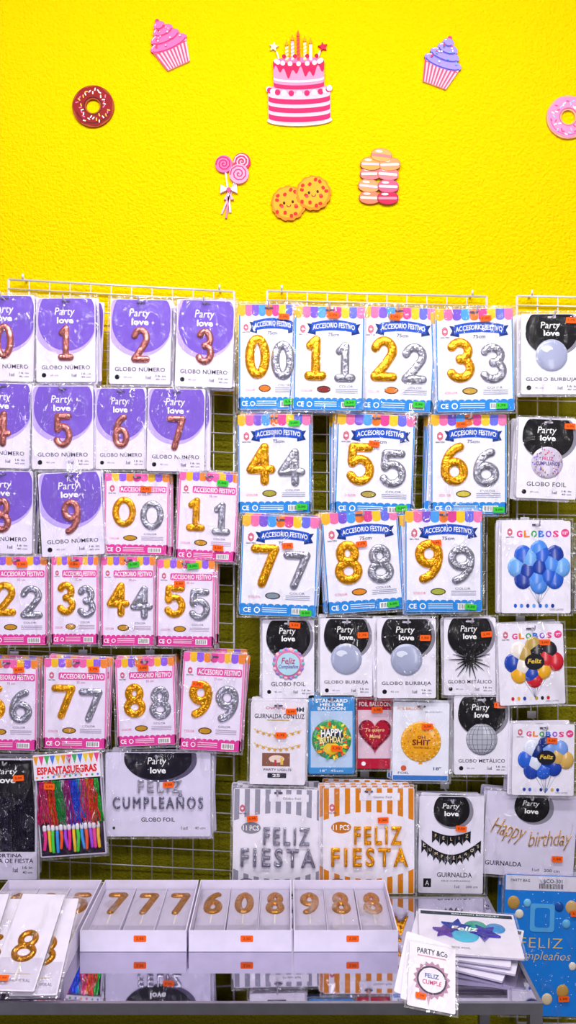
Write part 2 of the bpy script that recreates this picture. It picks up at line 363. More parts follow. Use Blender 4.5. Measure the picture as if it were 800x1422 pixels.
def cortina(g,w,h):
    card(g,w,h,'#dcd6ee',1.2); g.rect(-w/2+3,-.27*h,w/2-3,h/2-2,'#0e0a16',1)
    random.seed(5)
    for i in range(30):
        x=-w/2+4+i*(w-8)/30; g.add([(x,.18*h,2*LZ+random.random()),(x+(w-8)/32,.18*h,2*LZ+random.random()),(x+(w-8)/32+random.uniform(-1,1),-.26*h,2*LZ+random.random()),(x+random.uniform(-1,1),-.26*h,2*LZ+random.random())],[(3,2,1,0)],'#18142c|foil')
    clamped(g,.0,.34*h,.42*w,.15*h,h/2-2,BLK,10); g.text('Party',0,.39*h,.36*w,.06*h,'#ffffff',12,.0,.15); g.text('love',0,.325*h,.3*w,.05*h,'#ffffff',12,.03)
    g.text('CORTINA',0,-.30*h,.5*w,.03*h,'#14101c',3,.01) ; g.text('PUERTA DE FIESTA',0,-.345*h,.88*w,.036*h,'#14101c',1,.01); logo_small(g,w,h); slot(g,h)
def luz(g,w,h):
    card(g,w,h,'#ede7f4'); g.text('CraftParty',-.05*w,.42*h,.36*w,.04*h,'#c03a5a',1,.01,.2); g.text('4M',.38*w,.41*h,.16*w,.055*h,'#20304a',1,.03)
    g.text('GUIRNALDA CON LUZ',.02*w,.325*h,.9*w,.055*h,'#14141e',1,.012); g.rect(-.2*w,.27*h,.2*w,.285*h,'#c8b070',1)
    for r in range(2):
        y0=.16*h-r*.17*h; P=[(-.42*w+.84*w*i/16,y0-.06*h*math.sin(math.pi*i/16)) for i in range(17)]
        g.line(P,.5,'#caa24a',2)
        for i in range(1,16,2): g.poly(starp(P[i][0],P[i][1]-1.5,3.4,1.4,5,90+i*9),'#dca43a',3); g.ell(P[i-1][0],P[i-1][1]+1.2,1.3,1.3,'#f4dc7a',3,8)
    g.rect(-.28*w,-.28*h,.22*w,-.12*h,'#8a5a4a',1); g.ell(-.02*w,-.19*h,.14*w,.045*h,'#f0d8c8',2); g.rect(-.06*w,-.27*h,-.02*w,-.2*h,'#c03a4a',3); g.rect(.05*w,-.26*h,.1*w,-.17*h,'#f0c050',3)
    g.poly(rrp(-.18*w,-.42*h,.16*w,-.36*h,1),'#2a2a3a',1); g.text('PARTY LIGHTS',0,-.32*h,.5*w,.028*h,'#2a2a3a',2,.01)
    g.text('25',-.02*w,-.39*h,.14*w,.035*h,'#ffffff',2,.02); slot(g,h)
def helium(g,w,h):
    card(g,w,h,'#3c90d4'); g.rect(-w/2+3,-.42*h,w/2-3,.30*h,'#bcd4f2',1)
    g.text('STANDARD',0,.43*h,.7*w,.045*h,'#ffffff',2,.02); g.text('HELIUM',0,.38*h,.5*w,.04*h,'#ffffff',2,.02); g.text('BALLOON',0,.33*h,.6*w,.042*h,'#ffffff',2,.02)
    R=.43*w; g.dome(0,-.06*h,R,R,'#3c9a5a|dome',3,3,24)
    random.seed(8)
    for i in range(90):
        a=i*2.4; r=R*random.uniform(.48,.93); c=['#f8b810','#5cc850','#f05020','#fcf050','#f08a1a','#1aa07a'][i%6]
        g.poly(xf([(-3.8,0),(-1.5,1.6),(0.5,1.7),(3.8,0),(.5,-1.7),(-1.5,-1.6)],r*math.cos(a),-.06*h+r*math.sin(a),math.degrees(a)+random.uniform(-30,30)),c,21+i*.02)
    g.dome(0,-.17*h,R*.42,R*.3,'#f8d020|dome',24,.6,14,3); g.ell(0,-.01*h,R*.6,R*.38,'#24303c',26,18)
    g.text('HAPPY',0,.02*h,R*1.1,R*.38,'#ffffff',30,.03,.0,arc=2); g.text('BIRTHDAY',0,-.07*h,R*1.2,R*.32,'#fff0a0',30,.03,arc=2)
    g.text('18"  45cm',0,-.46*h,.5*w,.03*h,'#ffffff',2); slot(g,h)
def heart(g,w,h):
    card(g,w,h,'#bc1638'); g.rect(-w/2+2.5,-.36*h,w/2-2.5,.30*h,'#e4c6d6',1)
    g.text('FOIL BALLOON',0,.38*h,.84*w,.06*h,'#ffffff',2,.02)
    P=[]
    for i in range(40):
        t=2*math.pi*i/40; P.append((1.42*16*math.sin(t)**3,-2+1.6*(13*math.cos(t)-5*math.cos(2*t)-2*math.cos(3*t)-math.cos(4*t))))
    g.slab([(x*w/52,y*w/52) for x,y in P],'#7c0a24|dome',3*LZ,1.6); g.slab([(x*.85*w/52,(y+1)*.85*w/52) for x,y in P],'#b01034|dome',1.5,2.4)
    for (x,y) in P[::2]: g.ell(x*.93*w/52,(y+.5)*.93*w/52,.8,.8,'#e8506c',18,6)
    g.text('Te quiero',0,3,.5*w,.06*h,'#f8d8a0',20,.01,.2); g.text('Mamá',0,-.05*h,.3*w,.05*h,'#f8d8a0',20,.01,.2)
    random.seed(9)
    for i in range(16): g.ell(random.uniform(-.25,.25)*w,random.uniform(-.12,.14)*h,.7,.7,'#f4c060',19,6)
    g.ell(-.3*w,-.43*h,3,3,'#ffffff',2,10); slot(g,h)
def smile(g,w,h):
    card(g,w,h,'#eceefb'); g.rect(-w/2+1,-h/2+1,w/2-1,-.43*h,'#3a78c8',1); g.text('FOIL BALLOON',-.2*w,.42*h,.44*w,.04*h,'#e08a20',1,.01); g.text('BALLOON PARTY',.22*w,.38*h,.3*w,.02*h,'#6a6a7a',1)
    R=.36*w; g.poly([(-3,-R-3),(3,-R-3),(0,-R+5)],'#e0a020',3); g.dome(0,.0*h,R,R,'#f4aa14|dome',3,3.0,26)
    for i in range(24): a=i*15*math.pi/180; g.dome(R*.93*math.cos(a),R*.93*math.sin(a),1.6,1.6,'#f7cf60',5,1.6,8,2)
    random.seed(12)
    for i in range(46):
        a=i*2.4; r=R*(.5+.38*(i/46)); g.ell(r*math.cos(a),r*math.sin(a),.9,.9,['#d87818','#f9dc7c','#b85a18'][i%3],22,6)
    g.text('OH',0,.065*h,.14*w,.04*h,'#8a2a20',26,.02); g.text('SHIT',0,.0,.32*w,.075*h,'#7a2018',26,.03); g.text("YOU'RE OLD",0,-.065*h,.28*w,.026*h,'#8a2a20',26,.02)
    g.text('18"',.3*w,-.34*h,.14*w,.04*h,'#30406a',1,.02); g.ell(-.3*w,-.34*h,4,4,'#e05a30',1,12); g.text('FOIL',-.3*w,-.40*h,.2*w,.03*h,'#30406a',1,.01); slot(g,h)
def guirblack(g,w,h):
    card(g,w,h,'#eae6f6',1.2); partytop(g,w,h,BLK,'#8a8796',.35,.165,.29)
    g.text('Party',-.01*w,.39*h,.26*w,.07*h,'#ffffff',3,.0,.15); g.text('love',0,.32*h,.22*w,.052*h,'#ffffff',3,.03)
    for r,(word,yy,span,dip) in enumerate((('FELIZ',.14,.30,.05),('CUMPLEAÑOS',.045,.46,.15))):
        n=len(word); P=[(-span*w+2*span*w*i/(2*n),yy*h-dip*h*math.sin(math.pi*i/(2*n))) for i in range(2*n+1)]
        g.line(P,.8,'#20202a',2)
        for i in range(n):
            a=P[2*i]; b=P[2*i+2]; m=((a[0]+b[0])/2,(a[1]+b[1])/2-.09*h)
            g.poly([a,(a[0]+.3,m[1]-.02*h),(m[0],m[1]+.02*h),(b[0]-.3,m[1]-.02*h),b],'#0c0c12',3); g.text(word[i],m[0],m[1]+.058*h,None,.032*h,'#e4d0a8',4,.01)
    g.text('GUIRNALDA',.06*w,-.31*h,.54*w,.05*h,'#14101c',1,.01); g.rect(-.42*w,-.44*h,-.3*w,-.35*h,'#17151c',1); g.text('A',-.36*w,-.395*h,.06*w,.05*h,'#f0ecf8',2)
    g.text('FELIZ CUMPLEAÑOS',.08*w,-.37*h,.44*w,.022*h,'#555060',1); g.text('1ud',.1*w,-.43*h,.07*w,.03*h,BLK,1); g.text('200 cm',.33*w,-.43*h,.18*w,.025*h,BLK,1); slot(g,h)
def guirgold(g,w,h):
    card(g,w,h,'#dcd6ee',1.2); partytop(g,w,h,BLK,'#8a8796',.33,.18,.2)
    g.text('Party',-.01*w,.37*h,.18*w,.08*h,'#ffffff',3,.0,.15); g.text('love',0,.285*h,.15*w,.06*h,'#ffffff',3,.03)
    g.text('Happy',-.24*w,.03*h,.38*w,.26*h,'#e4b060|foil',3,-.028,.4,.018,rot=-12,sp=.92); g.text('birthday',.22*w,-.05*h,.48*w,.24*h,'#e4b060|foil',3,-.028,.4,.018,rot=6,sp=.92)
    g.line([(-.46*w,.16*h),(-.42*w,.06*h)],.4,'#b0a080',2); g.line([(.46*w,.16*h),(.44*w,.0*h)],.4,'#b0a080',2)
    g.text('GUIRNALDA',-.27*w,-.36*h,.4*w,.056*h,'#14101c',1,.01); g.text('1ud   200 cm',.2*w,-.41*h,.3*w,.035*h,BLK,1); slot(g,h)
def bluebag(g,w,h):
    card(g,w,h,'#1a84e8',2); g.rect(-w/2+1,.39*h,w/2-1,h/2-1,'#e8e3f4',1); g.text('PARTY BAG',-.3*w,.46*h,.25*w,.02*h,'#20304a',2,.01); g.text('ACO-301',.12*w,.46*h,.26*w,.028*h,'#20304a',2,.01)
    for k in range(16): g.rect(-.05*w+k*.02*w,.405*h,-.05*w+k*.02*w+.01*w,.44*h,'#20202c',2)
    for x,y,r,c in ((-.38,.3,.08,'#c89a4a'),(-.42,.15,.07,'#e0b86a'),(-.3,.22,.055,'#f0e8d8'),(.38,.28,.08,'#d8b070'),(.32,.16,.055,'#6ac0f4'),(-.4,-.34,.07,'#d8b070'),(.3,-.32,.08,'#c89a4a'),(.1,-.38,.07,'#e8d4b0'),(-.12,-.38,.08,'#1450a8'),(.42,-.14,.05,'#f0e8d8'),(-.2,.3,.05,'#7acaf8'),(.22,.28,.06,'#1250a8')):
        g.dome(x*w,y*h,r*w,r*w*1.12,c+'|dome',2,1.5,16,4)
    g.poly(rrp(-.16*w,.1*h,.16*w,.3*h,4),'#5cb4f4',6); g.poly(rrp(-.1*w,.13*h,.1*w,.27*h,4),'#1a84e8',7)
    g.text('FELIZ',.0,.02*h,.56*w,.07*h,'#f0cc80',5,-.01,sp=1.1); g.text('Cumpleaños',.0,-.08*h,.78*w,.08*h,'#f0cc80',5,-.01,.25)
    random.seed(2)
    for i in range(50): g.ell(random.uniform(-.45,.45)*w,random.uniform(-.48,.38)*h,.7,.7,'#d8e8f8',3,6)
def espant(g,w,h):
    card(g,w,h,'#cfc8e0',.8)
    g.rect(-w/2+2,-h/2+2,w/2-2,.26*h,'#2c2038',1)
    g.slab([(-w/2,.26*h),(w/2,.26*h),(w/2,h/2),(-w/2,h/2)],'#f2ecfa',0,4.0)
    for i in range(12):
        x=-w/2+w*i/12; g.poly([(x,h/2-1),(x+w/12,h/2-1),(x+w/24,h/2-.1*h)],['#f0a030','#e84a8a','#4ab060','#4a80e0','#f0d040'][i%5],30)
    for i in range(12): g.ell(-w/2+w*(i+.5)/12,.275*h+1.5,1.6,1.6,['#f0a030','#e84a8a','#4ab060','#4a80e0'][i%4],30,8)
    g.text('ESPANTASUEGRAS',0,.35*h,.9*w,.075*h,'#e8202a',31,.04)
    g.text('PARTY BLOWERS',0,.305*h,.4*w,.022*h,'#3a3a4a',31)
    slot(g,h)

# ---------------- package assembly ----------------
def sleeve_mesh(w,h,zt,sca,seed,mat=None):
    rnd=random.Random(seed); nx,ny=8,10; g=G(); vs=[]
    W2,H2=w/2+1.2,h/2+1.2
    for j in range(ny+1):
        for i in range(nx+1):
            u=2*i/nx-1; v=2*j/ny-1
            pr=(1-abs(u)**6)*(1-abs(v)**6)
            vs.append((u*W2,v*H2,0.3+zt*pr+rnd.uniform(-.35,.35)*pr))
    fs=[(j*(nx+1)+i,j*(nx+1)+i+1,(j+1)*(nx+1)+i+1,(j+1)*(nx+1)+i) for j in range(ny) for i in range(nx)]
    g.add(vs,fs,mat or SLEEVE,True)
    e=2.6 if mat is None else .8
    O=[(-W2-e,-H2-e),(W2+e,-H2-e),(W2+e,H2+e),(-W2-e,H2+e)]; I=[(-W2,-H2),(W2,-H2),(W2,H2),(-W2,H2)]
    g.add([(x,y,.1) for x,y in O]+[(x,y,.3) for x,y in I],[(i,(i+1)%4,4+(i+1)%4,4+i) for i in range(4)],SEAM)
    return g.mesh('plastic_sleeve',sca)
def sticker_mesh(sca,col,wd=15,ht=8,txt='1,50'):
    g=G(); g.slab(rrp(-wd/2,-ht/2,wd/2,ht/2,1,2),col,0,.25); g.text(txt,0,0,wd*.66,ht*.42,'#7a2a18' if col=='#ff6418' else '#14501a',2.6,.02)
    return g.mesh('price_sticker',sca)
HOOKM=pmat('#e8e6ee',.3,.3,name='white_coated_wire')
GRIDY=-0.03
def hook(x,z,yf):
    g=G(); 
    def tube3(P,r,n=8):
        vs=[];fs=[]
        for i,p in enumerate(P):
            a=Vector(P[max(i-1,0)]); b=Vector(P[min(i+1,len(P)-1)]); t=(b-a).normalized(); u=t.cross(Vector((1,0,0))).normalized(); v=Vector((1,0,0))
            for j in range(n):
                q=2*math.pi*j/n; vs.append(tuple(Vector(p)+u*r*math.cos(q)+v*r*math.sin(q)))
        for i in range(len(P)-1):
            for j in range(n): fs.append((i*n+j,i*n+(j+1)%n,(i+1)*n+(j+1)%n,(i+1)*n+j))
        g.add(vs,fs,HOOKM,True)
    L=yf-GRIDY-.02
    tube3([(0,.004,.03),(0,.006,.0),(0,-.004,0),(0,L*.5,0),(0,L,0),(0,L-.006,.004),(0,L-.009,.012)],.0022)
    g.slab([(-.012,.0),(.012,.0),(.012,.02),(-.012,.02)],HOOKM,0,.001)
    for k in range(len(g.v)-16,len(g.v)):
        x_,y_,z_=g.v[k]; g.v[k]=(x_,-.003-z_,y_)
    me=g.mesh('display_hook',1,True)
    new('display_hook',me,(x,GRIDY-.004,z),label='white wire peg hook holding hanging party packs',category='hook',group='wire peg hooks on the display grids')
CNT=[0]
OR='#ff6418'; GR='#3cc83a'
def pack(fn,rect,yf,name,label,cat,group,roll=0,nb=2,st=((0.1,-.1,OR),),zt=2.2,sleeve=True,yaw=0,bdx=None,dohook=True):
    x0,y0,x1,y1=rect; w=x1-x0; h=y1-y0; s=(D+yf)/F; CNT[0]+=1
    g=G(); fn(g,w-3,h-3); me=g.mesh(name,s)
    loc=W((x0+x1)/2,(y0+y1)/2,yf)
    ry=math.radians(-roll)
    o=new(name,me,loc,(0,ry,math.radians(yaw)),label=label,category=cat,group=group)
    if sleeve: new('plastic_sleeve',sleeve_mesh(w-3,h-3,zt,s,CNT[0]),(0,0,0),(0,0,0),o)
    for i,(u,v,c) in enumerate(st):
        sm=sticker_mesh(s,c,15 if c==OR else 16,8,random.choice(['1,50','2,00','2,95','3,50','1,75']))
        new('price_sticker',sm,(u*w*s,-(zt+.9)*s,v*h*s),(0,math.radians(random.uniform(-6,6)),0),o,label='orange price sticker' if c==OR else 'green price sticker')
    rr=random.Random(CNT[0]*13)
    gap=.0135; kmax=int((abs(yf)-.045)/gap)
    sgn=-1 if loc.x>0 else 1
    for k in range(1,min(nb,kmax,4)+1):
        c=o.copy(); COL.objects.link(c)
        dx=sgn*rr.uniform(0,.007)+rr.uniform(-.005,.005)+(bdx or 0)*k; dz=rr.uniform(-.007,.006)
        c.location=(loc.x+dx,yf+gap*k,loc.z+dz); c.rotation_euler=(0,ry+math.radians(rr.uniform(-2.4,2.4)),0)
    if dohook: 
        hp=W((x0+x1)/2,y0+7,yf); hook(hp.x,hp.z,yf)
    return o
NW=['zero','one','two','three','four','five','six','seven','eight','nine']
def PA(d,rect,y,**k): pack(A(d),rect,y,'balloon_package','white pack with lilac top and rose gold number %s balloon'%NW[d],'balloon package','rose gold number balloon packs',st=k.pop('st',()),**k)
def PB(d,rect,y,**k): pack(B(d,sw=['#e87820','#8a2a2a','#e87820','#c8a040','#a8a030','#b0a040','#d0c040','#8090a0','#e08a20','#a8b040'][d]),rect,y,'balloon_package','blue trimmed pack with gold and silver number %s balloons'%NW[d],'balloon package','large gold and silver number balloon packs',**k)
def PC(d,rect,y,**k): pack(C(d),rect,y,'balloon_package','pink trimmed pack with gold and silver number %s balloons'%NW[d],'balloon package','small gold and silver number balloon packs',**k)
# left grid
ya,yb=-.105,-.12
PA(0,(-38,408,49,531),ya,nb=3,roll=-1); PA(1,(49,412,134,532),yb,nb=3,bdx=.002); PA(2,(151,414,239,535),ya,nb=2,roll=-1); PA(3,(243,415,326,539),yb,nb=4,roll=-2,bdx=-.003)
PA(4,(-42,530,44,651),ya,nb=3,roll=-2,bdx=.002); PA(5,(43,534,131,653),yb,nb=3,bdx=.002); PA(6,(131,537,205,653),ya,nb=3,bdx=.002); PA(7,(203,538,286,656),yb,nb=5,roll=-1,bdx=.002)
PA(8,(-42,652,47,770),ya,nb=3,roll=-1); PA(9,(54,654,144,773),yb,nb=3,roll=3)
PC(0,(143,656,236,771),ya,nb=3,roll=-1,st=((.14,.3,OR),)); PC(1,(245,655,331,780),yb,nb=4,roll=-3,st=((.2,-.34,OR),(.22,.38,GR)),bdx=-.002)
PC(2,(-22,771,67,897),ya,nb=3,st=((.1,.4,OR),)); PC(3,(70,771,138,896),yb,nb=2,st=((.0,.4,OR),)); PC(4,(139,771,217,898),ya,nb=3,st=((.1,.4,GR),)); PC(5,(216,776,299,899),yb,nb=4,roll=-1,st=((-.1,.22,OR),(.12,.42,GR)))
PC(6,(-37,914,53,1043),ya,nb=4,st=((.2,.38,OR),),roll=-1); PC(7,(59,913,150,1041),yb,nb=3,st=((.28,.38,OR),),roll=-1); PC(8,(160,912,245,1037),ya,nb=4,roll=2,st=((-.02,.38,OR),)); PC(9,(250,905,339,1044),yb,nb=5,roll=-3,st=((-.24,.17,OR),))
pack(cortina,(-34,1052,53,1223),ya,'door_curtain_package','flat pack with black metallic fringe door curtain','party decoration','fringe curtain packs',nb=3,st=((.2,.34,OR),),zt=3)
es=pack(espant,(50,1044,145,1190),yb,'party_blower_package','clear bag of colourful foil party blowers with printed header','party blowers','party blower packs',nb=1,roll=4,st=((-.26,.2,OR),),zt=7.5)
s=(D+yb)/F
for i in range(14):
    c=['#e0307a','#8a2ad8','#18a04a','#f0a810','#2a5af0','#d8d8e8','#f03a2a','#10b0c0','#b02a8a','#30c040'][(i*3)%10]
    c2=['#ff2a9a','#ffd020','#40e040','#30a0ff','#ff5a20','#b040ff'][i%6]
    g=G(); cf=c+'|foil'
    rr=random.Random(i); x=-37+i*5.7
    for k in range(9):
        x0_=(k-4)*.8; P=[(x0_,34)]
        for q in range(1,7): P.append((x0_*(1+.34*q)+rr.uniform(-2.2,2.2),34-q*rr.uniform(8.6,10.5)))
        g.tube(P,1.0,cf,2+k*1.6,False,.8,4)
    g.tube([(0,-30),(rr.uniform(-1,1),-44),(rr.uniform(-2,2),-58-rr.uniform(0,6))],2.2,c2+'|dome',4,False,.9)
    g.tube([(0,-28),(0,-32)],2.7,'#e8e4f0',5,False,.9)
    new('party_blower',g.mesh('party_blower',s),(x*s,-(1.0 if i%2 else 2.6)*s,0),(0,0,0),es,label='foil fringed party blower')
pack(cumple,(145,1043,294,1163),ya,'letter_balloon_package','wide pack of silver foil letter balloons spelling a birthday greeting','balloon package','letter balloon packs',nb=4,st=((.1,.12,OR),),zt=3,bdx=.001)
# middle grid
yc,yd=-.125,-.14
PB(0,(330,421,417,570),yc,nb=5,bdx=-.002,st=((.24,.37,OR),(.32,-.42,GR))); PB(1,(407,424,507,571),yd,nb=4,roll=-1,st=((.05,.4,OR),(.3,-.42,GR))); PB(2,(500,425,604,573),yc,nb=5,roll=-2,st=((-.06,.39,OR),(.3,-.42,GR)),bdx=.001); PB(3,(604,427,715,573),yd,nb=6,roll=1,st=((.14,.39,OR),(.32,-.44,GR)),bdx=-.002)
PB(4,(329,574,433,714),yc,nb=3,roll=.5,st=((.27,.40,GR),(.36,-.43,GR))); PB(5,(465,574,576,716),yc,nb=5,roll=-2,bdx=-.002,st=((-.02,.2,OR),(.35,-.42,GR))); PB(6,(597,574,705,715),yc,nb=5,bdx=-.002,st=((-.1,.39,OR),(.38,-.45,GR)))
PB(7,(333,715,442,857),yd,nb=4,roll=-2,st=((.1,.2,OR),(.36,-.45,GR)),bdx=.001); PB(8,(449,708,558,851),yc,nb=4,roll=4,st=((-.0,.17,OR),(.35,-.43,GR)),bdx=-.001); PB(9,(561,708,671,851),yd,nb=4,st=((-.1,.18,OR),(.34,-.44,GR)))
def PD(kind,txt,rect,y,lab,**k): pack(Dp(kind,txt),rect,y,'balloon_package',lab,'balloon package','black-topped balloon packs',**k)
PD('foilpink','GLOBO FOIL',(363,859,438,971),yc,'black-topped card pack with round pink birthday foil balloon',nb=3,st=((.12,.42,OR),))
PD('bubble','GLOBO BURBUJA',(443,857,519,969),yc,'black-topped card pack with pale blue bubble balloon',nb=3,st=((.3,.28,OR),))
PD('bubble','GLOBO BURBUJA',(522,857,607,971),yd,'black-topped card pack with pale blue bubble balloon',nb=5,st=((.3,.25,OR),),bdx=-.002)
PD('star','GLOBO METÁLICO',(615,856,690,967),yc,'black-topped card pack with spiky black star balloon',nb=4,st=((.3,.28,OR),),bdx=.001)
pack(globos(['#d02030','#f0b020','#1c44b0','#f0e8e0','#c0a050','#20202c'],3,14,True,'Feliz',"7\""),(691,866,785,980),yd,'balloon_package','white pack showing a bouquet of multicoloured latex balloons','balloon package','latex balloon packs',nb=3,roll=2,st=((.2,.27,OR),))
pack(luz,(346,973,426,1091),yd,'light_garland_package','white pack with gold star light garland','garland package','garland packs',nb=3,roll=-1,st=((.22,.38,OR),(.05,.1,OR)))
pack(helium,(427,964,494,1076),yc,'balloon_package','light blue pack with leafy multicoloured birthday foil balloon','balloon package','foil balloon packs',nb=2,st=((.1,-.16,OR),),zt=4.4)
pack(heart,(493,964,548,1069),-.105,'balloon_package','red pack with red heart foil balloon','balloon package','foil balloon packs',nb=2,st=((.05,.3,OR),),zt=3)
pack(smile,(544,974,625,1086),yc,'balloon_package','white pack with round yellow foil balloon','balloon package','foil balloon packs',nb=3,roll=-1,st=((.1,.2,OR),),zt=3.8)
PD('disco','GLOBO METÁLICO',(629,965,709,1077),yc,'black-topped card pack with silver mirror ball balloon',nb=5,st=((.3,.38,OR),),bdx=-.002)
pack(globos(['#1c44b0','#2a64d8','#e0e6f8','#14307e','#7aa0e8','#d8b060'],9,13,False,'Feliz',"6\""),(710,1004,799,1106),yd,'balloon_package','white pack showing a bouquet of blue latex balloons','balloon package','latex balloon packs',nb=3,roll=-1,st=((.12,.27,OR),))
pack(fiesta('#9896a8','#a6a6b8|foil','#8a8898'),(322,1094,449,1243),-.135,'letter_balloon_package','grey striped pack of silver foil party letter balloons','balloon package','striped letter balloon packs',nb=5,zt=4,bdx=-.001,st=((-.28,.22,OR),),roll=-1)
pack(fiesta('#dc820a','#ffaa0a|foil','#c87410'),(447,1092,577,1243),-.15,'letter_balloon_package','gold striped pack of gold foil party letter balloons','balloon package','striped letter balloon packs',nb=5,zt=4,st=((.15,.20,OR),))
pack(guirblack,(580,1104,673,1242),yc,'garland_package','black-topped pack with black pennant birthday garland','garland package','garland packs',nb=4,roll=-1,st=((.14,.17,OR),))
pack(guirgold,(671,1100,801,1219),-.115,'garland_package','black-topped pack with gold script birthday garland','garland package','garland packs',nb=3,roll=-4,st=((.3,-.25,OR),))
# right grid
PD('bubble','GLOBO BURBUJA',(722,434,810,549),yc,'black-topped card pack with pale blue bubble balloon',nb=3,st=((.3,.40,OR),),bdx=-.002)
PD('foilsilver','GLOBO FOIL',(717,580,803,694),yc,'black-topped card pack with silver confetti birthday balloon',nb=4,st=((.34,.40,OR),),roll=-2,bdx=-.001)
pack(globos(['#2260d0','#4a8ce8','#143ca4','#6aaaf0'],4,15),(695,722,794,853),yd,'balloon_package','white pack showing a bouquet of blue latex balloons','balloon package','latex balloon packs',nb=3,st=(),roll=0,bdx=-.001)
pack(globos(['#e05a90','#f0a0c0','#e8e0f0'],5,13),(799,728,890,850),yc,'balloon_package','white pack showing a bouquet of pink latex balloons','balloon package','latex balloon packs',nb=1,st=())
pack(bluebag,(697,1214,806,1412),-.12,'party_bag_package','bright blue birthday party bag pack with gold balloons','party bag','party bag packs',nb=3,st=((.3,-.36,OR),(.42,.24,OR)),zt=2.5,roll=-2,bdx=.001)

# ---------------- wire grid panels ----------------
def cyl(g,a,b,r,n=8):
    a=Vector(a);b=Vector(b);t=(b-a).normalized(); u=t.orthogonal().normalized(); v=t.cross(u); vs=[]
    for p in (a,b):
        for j in range(n): q=2*math.pi*j/n; vs.append(tuple(p+u*r*math.cos(q)+v*r*math.sin(q)))
    g.add(vs,[(j,(j+1)%n,n+(j+1)%n,n+j) for j in range(n)]+[tuple(range(n))[::-1],tuple(range(n,2*n))],HOOKM,True)
def panel(pxl,pxr,pyt_l,pyt_r,pyb,n):
    A_=W(pxl,pyt_l,GRIDY); Bq=W(pxr,pyt_r,GRIDY); zb=W(0,pyb,GRIDY).z
    root=bpy.data.objects.new('display_grid',None); COL.objects.link(root); root.location=((A_.x+Bq.x)/2,GRIDY,zb)
    root['label']='white wire grid display panel mounted on the yellow wall'; root['category']='display grid'; root['group']='wire grid display panels'
    O=Vector(root.location); wd=Bq.x-A_.x; slope=(Bq.z-A_.z)/wd; H=A_.z-zb
    g=G()
    L=lambda x,z:(A_.x+x-O.x,0,zb+z+slope*x-O.z)
    for x in (0,wd): cyl(g,L(x,0),L(x,H),.0032)
    for z in (0,H): cyl(g,L(0,z),L(wd,z),.0032)
    new('grid_frame',g.mesh('grid_frame',1,True),(0,0,0),(0,0,0),root)
    g=G()
    for i in range(1,n): cyl(g,L(wd*i/n,0),L(wd*i/n,H),.0018,6)
    z=H-.026; 
    while z>0.02: 
        a=L(0,z); b=L(wd,z); cyl(g,(a[0],-.0035,a[2]),(b[0],-.0035,b[2]),.0018,6); z-=.052
    new('wire_mesh',g.mesh('wire_mesh',1,True),(0,0,0),(0,0,0),root)
    for x in (.04,wd-.04):
        g=G(); a=L(x,H); cyl(g,(0,-GRIDY,.004),(0,-.004,.004),.003); cyl(g,(0,-.004,.004),(0,-.004,.016),.003)
        new('wall_bracket',g.mesh('wall_bracket',1,True),a,(0,0,0),root)
panel(12,325,388,405,1330,11); panel(371,676,404,412,1330,11); panel(718,1030,411,418,1420,11)

# ---------------- wall decorations ----------------
def deco(fn,px,py,rot,name,label,grp,cat='wall decoration'):
    g=G(); fn(g); s=D/F
    new(name,g.mesh(name,s),W(px,py,0)+Vector((0,-.0031,0)),(0,math.radians(-rot),0),label=label,category=cat,group=grp)
TH=2.0
def cupcake(fr,dk,dots):
    def f(g):
        g.slab([(-17,-33),(17,-33),(25,-3),(-25,-3)],'#f4bccb',-1.5,TH)
        for i in range(9):
            t0=-1+2*i/9; t1=t0+1/9
            g.poly([(17*t0,-33),(17*t1,-33),(25*t1,-3),(25*t0,-3)],'#d84c70',15)
        g.line([(-24,-6),(24,-6)],1.2,'#c8405c',16)
        for k,(y,rx,ry,x) in enumerate(((1,27,9,0),(11,21,8.5,-1),(20,14.5,7.5,0),(28,8,6,-2))):
            g.slab(ellp(x,y,rx,ry),fr,-1.5+k*.05,TH+.4+k*.4,dk)
            z=(TH+.4+k*.4)/LZ+1
            g.ring(x,y-1,rx-1.5,ry-1.5,1.8,dk,z,20,190,350); g.ring(x-3,y+1,rx-5,ry-3,.9,'#fff0f6',z,14,100,170)
        random.seed(4)
        for i in range(16):
            y=random.uniform(-3,27); g.ell(random.uniform(-1,1)*(24-y*.7),y,1.3,1.3,dots[i%len(dots)],32,8)
        g.slab(ellp(-2,35,3,3,12),dots[0],-1.5,TH+1)
    return f
deco(cupcake('#f06ca6','#c82a68',['#e83a6a','#ffd0e0','#f8a0c0']),235,63,24,'cupcake_cutout','pink frosted cupcake cutout with striped wrapper stuck on wall','sweet shop cutouts')
deco(cupcake('#9c8cde','#4848b0',['#e0406a','#6ab0f0','#fff0f8']),614,89,-20,'cupcake_cutout','lilac frosted cupcake cutout with pink striped wrapper stuck on wall','sweet shop cutouts')
